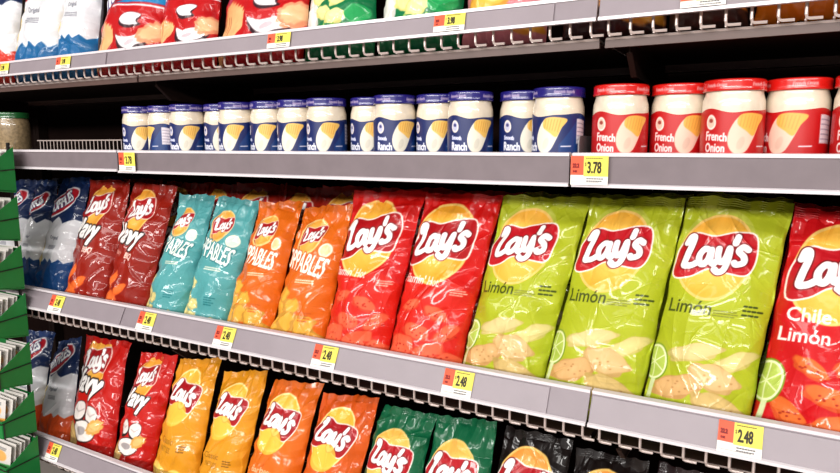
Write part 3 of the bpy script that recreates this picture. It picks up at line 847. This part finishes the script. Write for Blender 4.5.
def view_angle(x, y): return math.atan2(-1.15-y, -x)     # direction jar -> camera
protos = {}
ART = {'a': 1.75, 'b': 2.95, 'c': 2.45, 'd': 4.55}          # which spot of the wrap faces the aisle
def jar(x, y, kind, art, label, group):
    if kind not in protos:
        root = empty('dip_jar', (x, y, ZD+.0006)); jar_parts(kind, root); protos[kind] = root
    else: root = dup(protos[kind], (x, y, ZD+.0006))
    root.rotation_euler = (0, 0, view_angle(x, y)-ART[art]/10*2*math.pi)
    tag(root, label, 'jar of dip', group)
    return root
blue = [(-1.575, 0.060, 'c'), (-1.482, 0.069, 'd'), (-1.385, 0.060, 'c'), (-1.299, 0.097, 'c'), (-1.208, 0.060, 'b'), (-1.116, 0.075, 'b'), (-1.023, 0.067, 'b'), (-0.929, 0.060, 'c'), (-0.832, 0.096, 'c'), (-0.746, 0.060, 'a'), (-0.657, 0.090, 'c'), (-0.567, 0.060, 'a'), (-0.470, 0.105, 'a'), (-0.384, 0.058, 'b')]
words = ['blue-lidded dip jar at the far left end of the blue row', 'blue-lidded jar with a pale printed panel facing out, second from the left end',
 'third blue-lidded dip jar from the left end of the row', 'fourth blue-lidded dip jar from the left end, set slightly back', 'fifth blue-lidded dip jar from the left end, chip at the label edge',
 'sixth blue-lidded dip jar from the left end, set slightly back', 'seventh blue-lidded dip jar from the left end, chip at the label edge', 'wide showing blue-lidded dip jar, eighth from the left end',
 'ninth blue-lidded dip jar from the left end, set back between two others', 'blue-lidded jar lettered Ranch, tenth from the left end', 'blue-lidded dip jar set back, eleventh from the left end with chip showing',
 'blue-lidded jar lettered Ranch with the whole chip, third from the right end', 'blue-lidded jar lettered Ranch set back, second from the right end', 'rightmost blue-lidded dip jar, beside the red-lidded jars']
for (x, y, a), lb in zip(blue, words):
    j = jar(x, y, 'blue', a, lb, 'blue-lidded dip jars')
    if x < -.5: j.scale = (.955, .955, 1)
    else: j.scale = (1, 1, 1)
redj = [(-0.270, 0.058, 'a'), (-0.176, 0.098, 'a'), (-0.087, 0.058, 'a'), (0.005, 0.091, 'b'), (0.101, 0.058, 'a')]
words = ['red-lidded dip jar at the left end of the red row, beside the divider', 'red-lidded dip jar set back, second in the red row', 'red-lidded dip jar lettered French Onion, third in the red row',
 'red-lidded dip jar with the chip at the left and plain red beside it', 'red-lidded dip jar cut by the right edge']
for (x, y, a), lb in zip(redj, words): jar(x, y, 'red', a, lb, 'red-lidded dip jars')
jar(-2.200, .062, 'green', 'a', 'green-lidded jar of chunky dip at the far left, above the green trays', None)

# ================================================================ price tags
def price_tag(x, zc, tilt, h, price, label, wd=.066, bottom=True):
    nu, nv = 120, 108
    Sg, Tg = np.meshgrid(np.linspace(0, 1, nu), np.linspace(0, 1, nv))
    A = h/wd
    p = Print(Sg, Tg*A, (240, 236, 230), .014)
    p.poly([(0, .34*A), (.36, .34*A), (.36, 1.1*A), (0, 1.1*A)], (232, 92, 62))
    p.poly([(.36, .30*A), (1.1, .30*A), (1.1, 1.1*A), (.36, 1.1*A)], (236, 220, 92))
    p.text(price, .45, .42*A, .38*A, (30, 26, 10), sx=.52, bold=.010)
    p.text('$', .385, .66*A, .12*A, (40, 30, 10), sx=.7)
    specks(p, .42, .92*A, 1, (90, 80, 30), 3, .035, .4)
    p.text('22.2', .06, .60*A, .13*A, (120, 20, 16), sx=.7, bold=.012); p.text('c oz', .07, .44*A, .08*A, (120, 20, 16), sx=.7, bold=.01)
    specks(p, .45, .22*A, 2, (80, 76, 76), int(x*100) % 50, .045, .40); specks(p, .06, .10*A, 1, (170, 166, 164), 3, .03, .7)
    o_y = -.0078
    P = np.stack([x+(Sg-.5)*wd, o_y-tilt*(1-Tg)-.0015*np.sin(Sg*3.1), (Tg-.5)*h], -1)
    P[..., 0] -= x
    o = link_mesh('price_tag', grid_mesh('price_tag', P, p.lin(), M['tagp']))
    md = o.modifiers.new('card', 'SOLIDIFY'); md.thickness = .0004; md.offset = -1
    o.location = (x, 0, zc)
    tag(o, label, 'price tag', 'price tags on the rails')
def pt(level, x, price, label):
    z, h, ti = {1: (Z1, .040, .008), 2: (Z2, .055, 0), 3: (Z3, .054, .026), 4: (Z4, .055, .026)}[level]
    price_tag(x, z+h/2, ti*.86, h-.008 if level != 2 else h-.004, price, label)
pt(1, -2.10, '3.98', 'small yellow price tag at the left end of the top rail')
pt(1, -1.795, '3.98', 'yellow price tag on the top rail under the white and blue bags')
pt(1, -1.003, '3.98', 'yellow price tag on the top rail under the rightmost red cheddar bag')
pt(1, -.580, '3.98', 'yellow price tag on the top rail under the right green bag')
pt(1, -.135, '3.98', 'mostly white price tag at the right of the top rail, cut by the upper edge')
pt(2, -1.550, '3.78', 'yellow price tag under the leftmost blue-lidded jars')
pt(2, -.305, '3.78', 'price tag reading 3.78 under the leftmost red-lidded jar')
pt(3, -1.905, '2.48', 'yellow price tag under the blue and white bag on the middle shelf')
pt(3, -1.497, '2.48', 'price tag on the middle rail under the left teal bag')
pt(3, -1.202, '2.48', 'price tag on the middle rail between the teal and orange bags')
pt(3, -.888, '2.48', 'price tag on the middle rail under the left bright red bag')
pt(3, -.552, '2.48', 'price tag on the middle rail under the leftmost lime green bag')
pt(3, -.040, '2.48', 'large price tag reading 2.48 under the rightmost lime green bag')
pt(4, -1.985, '2.48', 'yellow price tag on the lowest rail beside the green trays')

# ================================================================ green packet trays
XR, YB = -2.03, -.089
TZ = [-.003, -.150, -.300, -.450, -.606, -.764, -.914, -1.064]
tray = empty('packet_tray', (XR-.13, YB, EYE+TZ[0]))
side = [(.05, 0), (.05, -.132), (-.05, -.118), (-.05, -.066), (-.040, -.066)]
for x in (.13, -.13):
    q = MB(); q.prism(side, x-.0015, x+.0015); q.build('side_panel', M['green'], tray)
q = MB(); q.box((-.13, -.0515, -.120), (.13, -.049, -.068)); q.build('front_panel', M['green'], tray)
q = MB(); q.box((-.13, .047, -.134), (.13, .0495, -.01)); q.build('back_panel', M['green'], tray)
q = MB(); q.prism([(-.05, -.122), (.05, -.137), (.05, -.134), (-.05, -.119)], -.13, .13); q.build('bottom_panel', M['green'], tray)
q = MB(); q.tube([(.134, .049, -.066), (.134, -.05, -.074), (.134, -.056, -.074), (-.13, -.056, -.074)], .0018, 6); q.tube([(.134, -.048, -.074), (.134, -.048, -.125)], .0018, 6)
q.build('wire_holder', M['black'], tray)
order = ['topmost', 'second from the top', 'third from the top', 'fourth from the top', 'fourth from the bottom', 'third from the bottom', 'second from the bottom', 'lowest']
nu, nv = 40, 48
def packet_mesh(k):
    S_, T_ = np.meshgrid(np.linspace(0, 1, nu), np.linspace(0, 1, nv))
    p = Print(S_, T_*1.3, (216, 210, 204), .04)
    p.poly([(-.1, .2), (1.1, .3), (1.1, .62), (-.1, .5)], [(60, 140, 70), (190, 60, 40), (216, 150, 60)][k])
    p.ell(.5, .85, .3, .2, (230, 170, 90)); specks(p, .15, 1.15, 2, (90, 90, 90), k, .05, .6)
    b = .0028*np.sin(np.pi*S_)**.5*np.sin(np.pi*T_)**.5
    Pf = np.stack([(S_-.5)*.10, -b, T_*.128], -1); Pb = np.stack([(S_-.5)*.10, b, T_*.128], -1)[:, ::-1]
    V = np.concatenate([Pf.reshape(-1, 3), Pb.reshape(-1, 3)]); c = p.lin().reshape(-1, 3)
    i = np.arange(nu*nv).reshape(nv, nu); Q = np.stack([i[:-1, :-1], i[:-1, 1:], i[1:, 1:], i[1:, :-1]], -1).reshape(-1, 4)
    return raw_mesh('seasoning_packet', V, np.concatenate([Q, Q+nu*nv]), np.concatenate([c, c[:]]), M['paper'])
pk = [packet_mesh(k) for k in range(3)]
rg = random.Random(5)
for n, z in enumerate(TZ):
    t = tray if n == 0 else dup(tray, (XR-.13, YB, EYE+z))
    tag(t, 'green open packet tray on the rack at the left edge, ' + order[n], 'tray', 'green packet trays')
    for col in range(1):
        for k in range(6):
            o = bpy.data.objects.new('seasoning_packet', pk[n % 3]); C.objects.link(o)
            o.location = (XR-.065-col*.115+rg.uniform(-.004, .004), YB-.038+.0145*k, EYE+z-.118-k*.0016)
            o.rotation_euler = (R(-9+rg.uniform(-2, 2)), R(rg.uniform(-2, 2)), R(rg.uniform(-2, 2)))
            o.scale = (1, 1, .84+.02*k)
            tag(o, 'thin pale seasoning packet filed in the green tray %s' % order[n], 'packet', 'packets in the tray %s' % order[n])
# slim steel posts that carry the trays
m = MB()
for x in (XR-.03, XR-.23): m.box((x-.006, -.0385, .05), (x+.006, -.0335, EYE+.01))
m.box((XR-.24, -.0385, .05), (XR-.02, -.0335, .07)); m.box((XR-.24, -.30, 0), (XR-.02, -.0335, .012)); m.box((XR-.14, -.0385, .0), (XR-.12, -.0335, .07))
tag(m.build('tray_rack', M['black']), 'thin dark rack carrying the green packet trays at the left edge', 'rack')
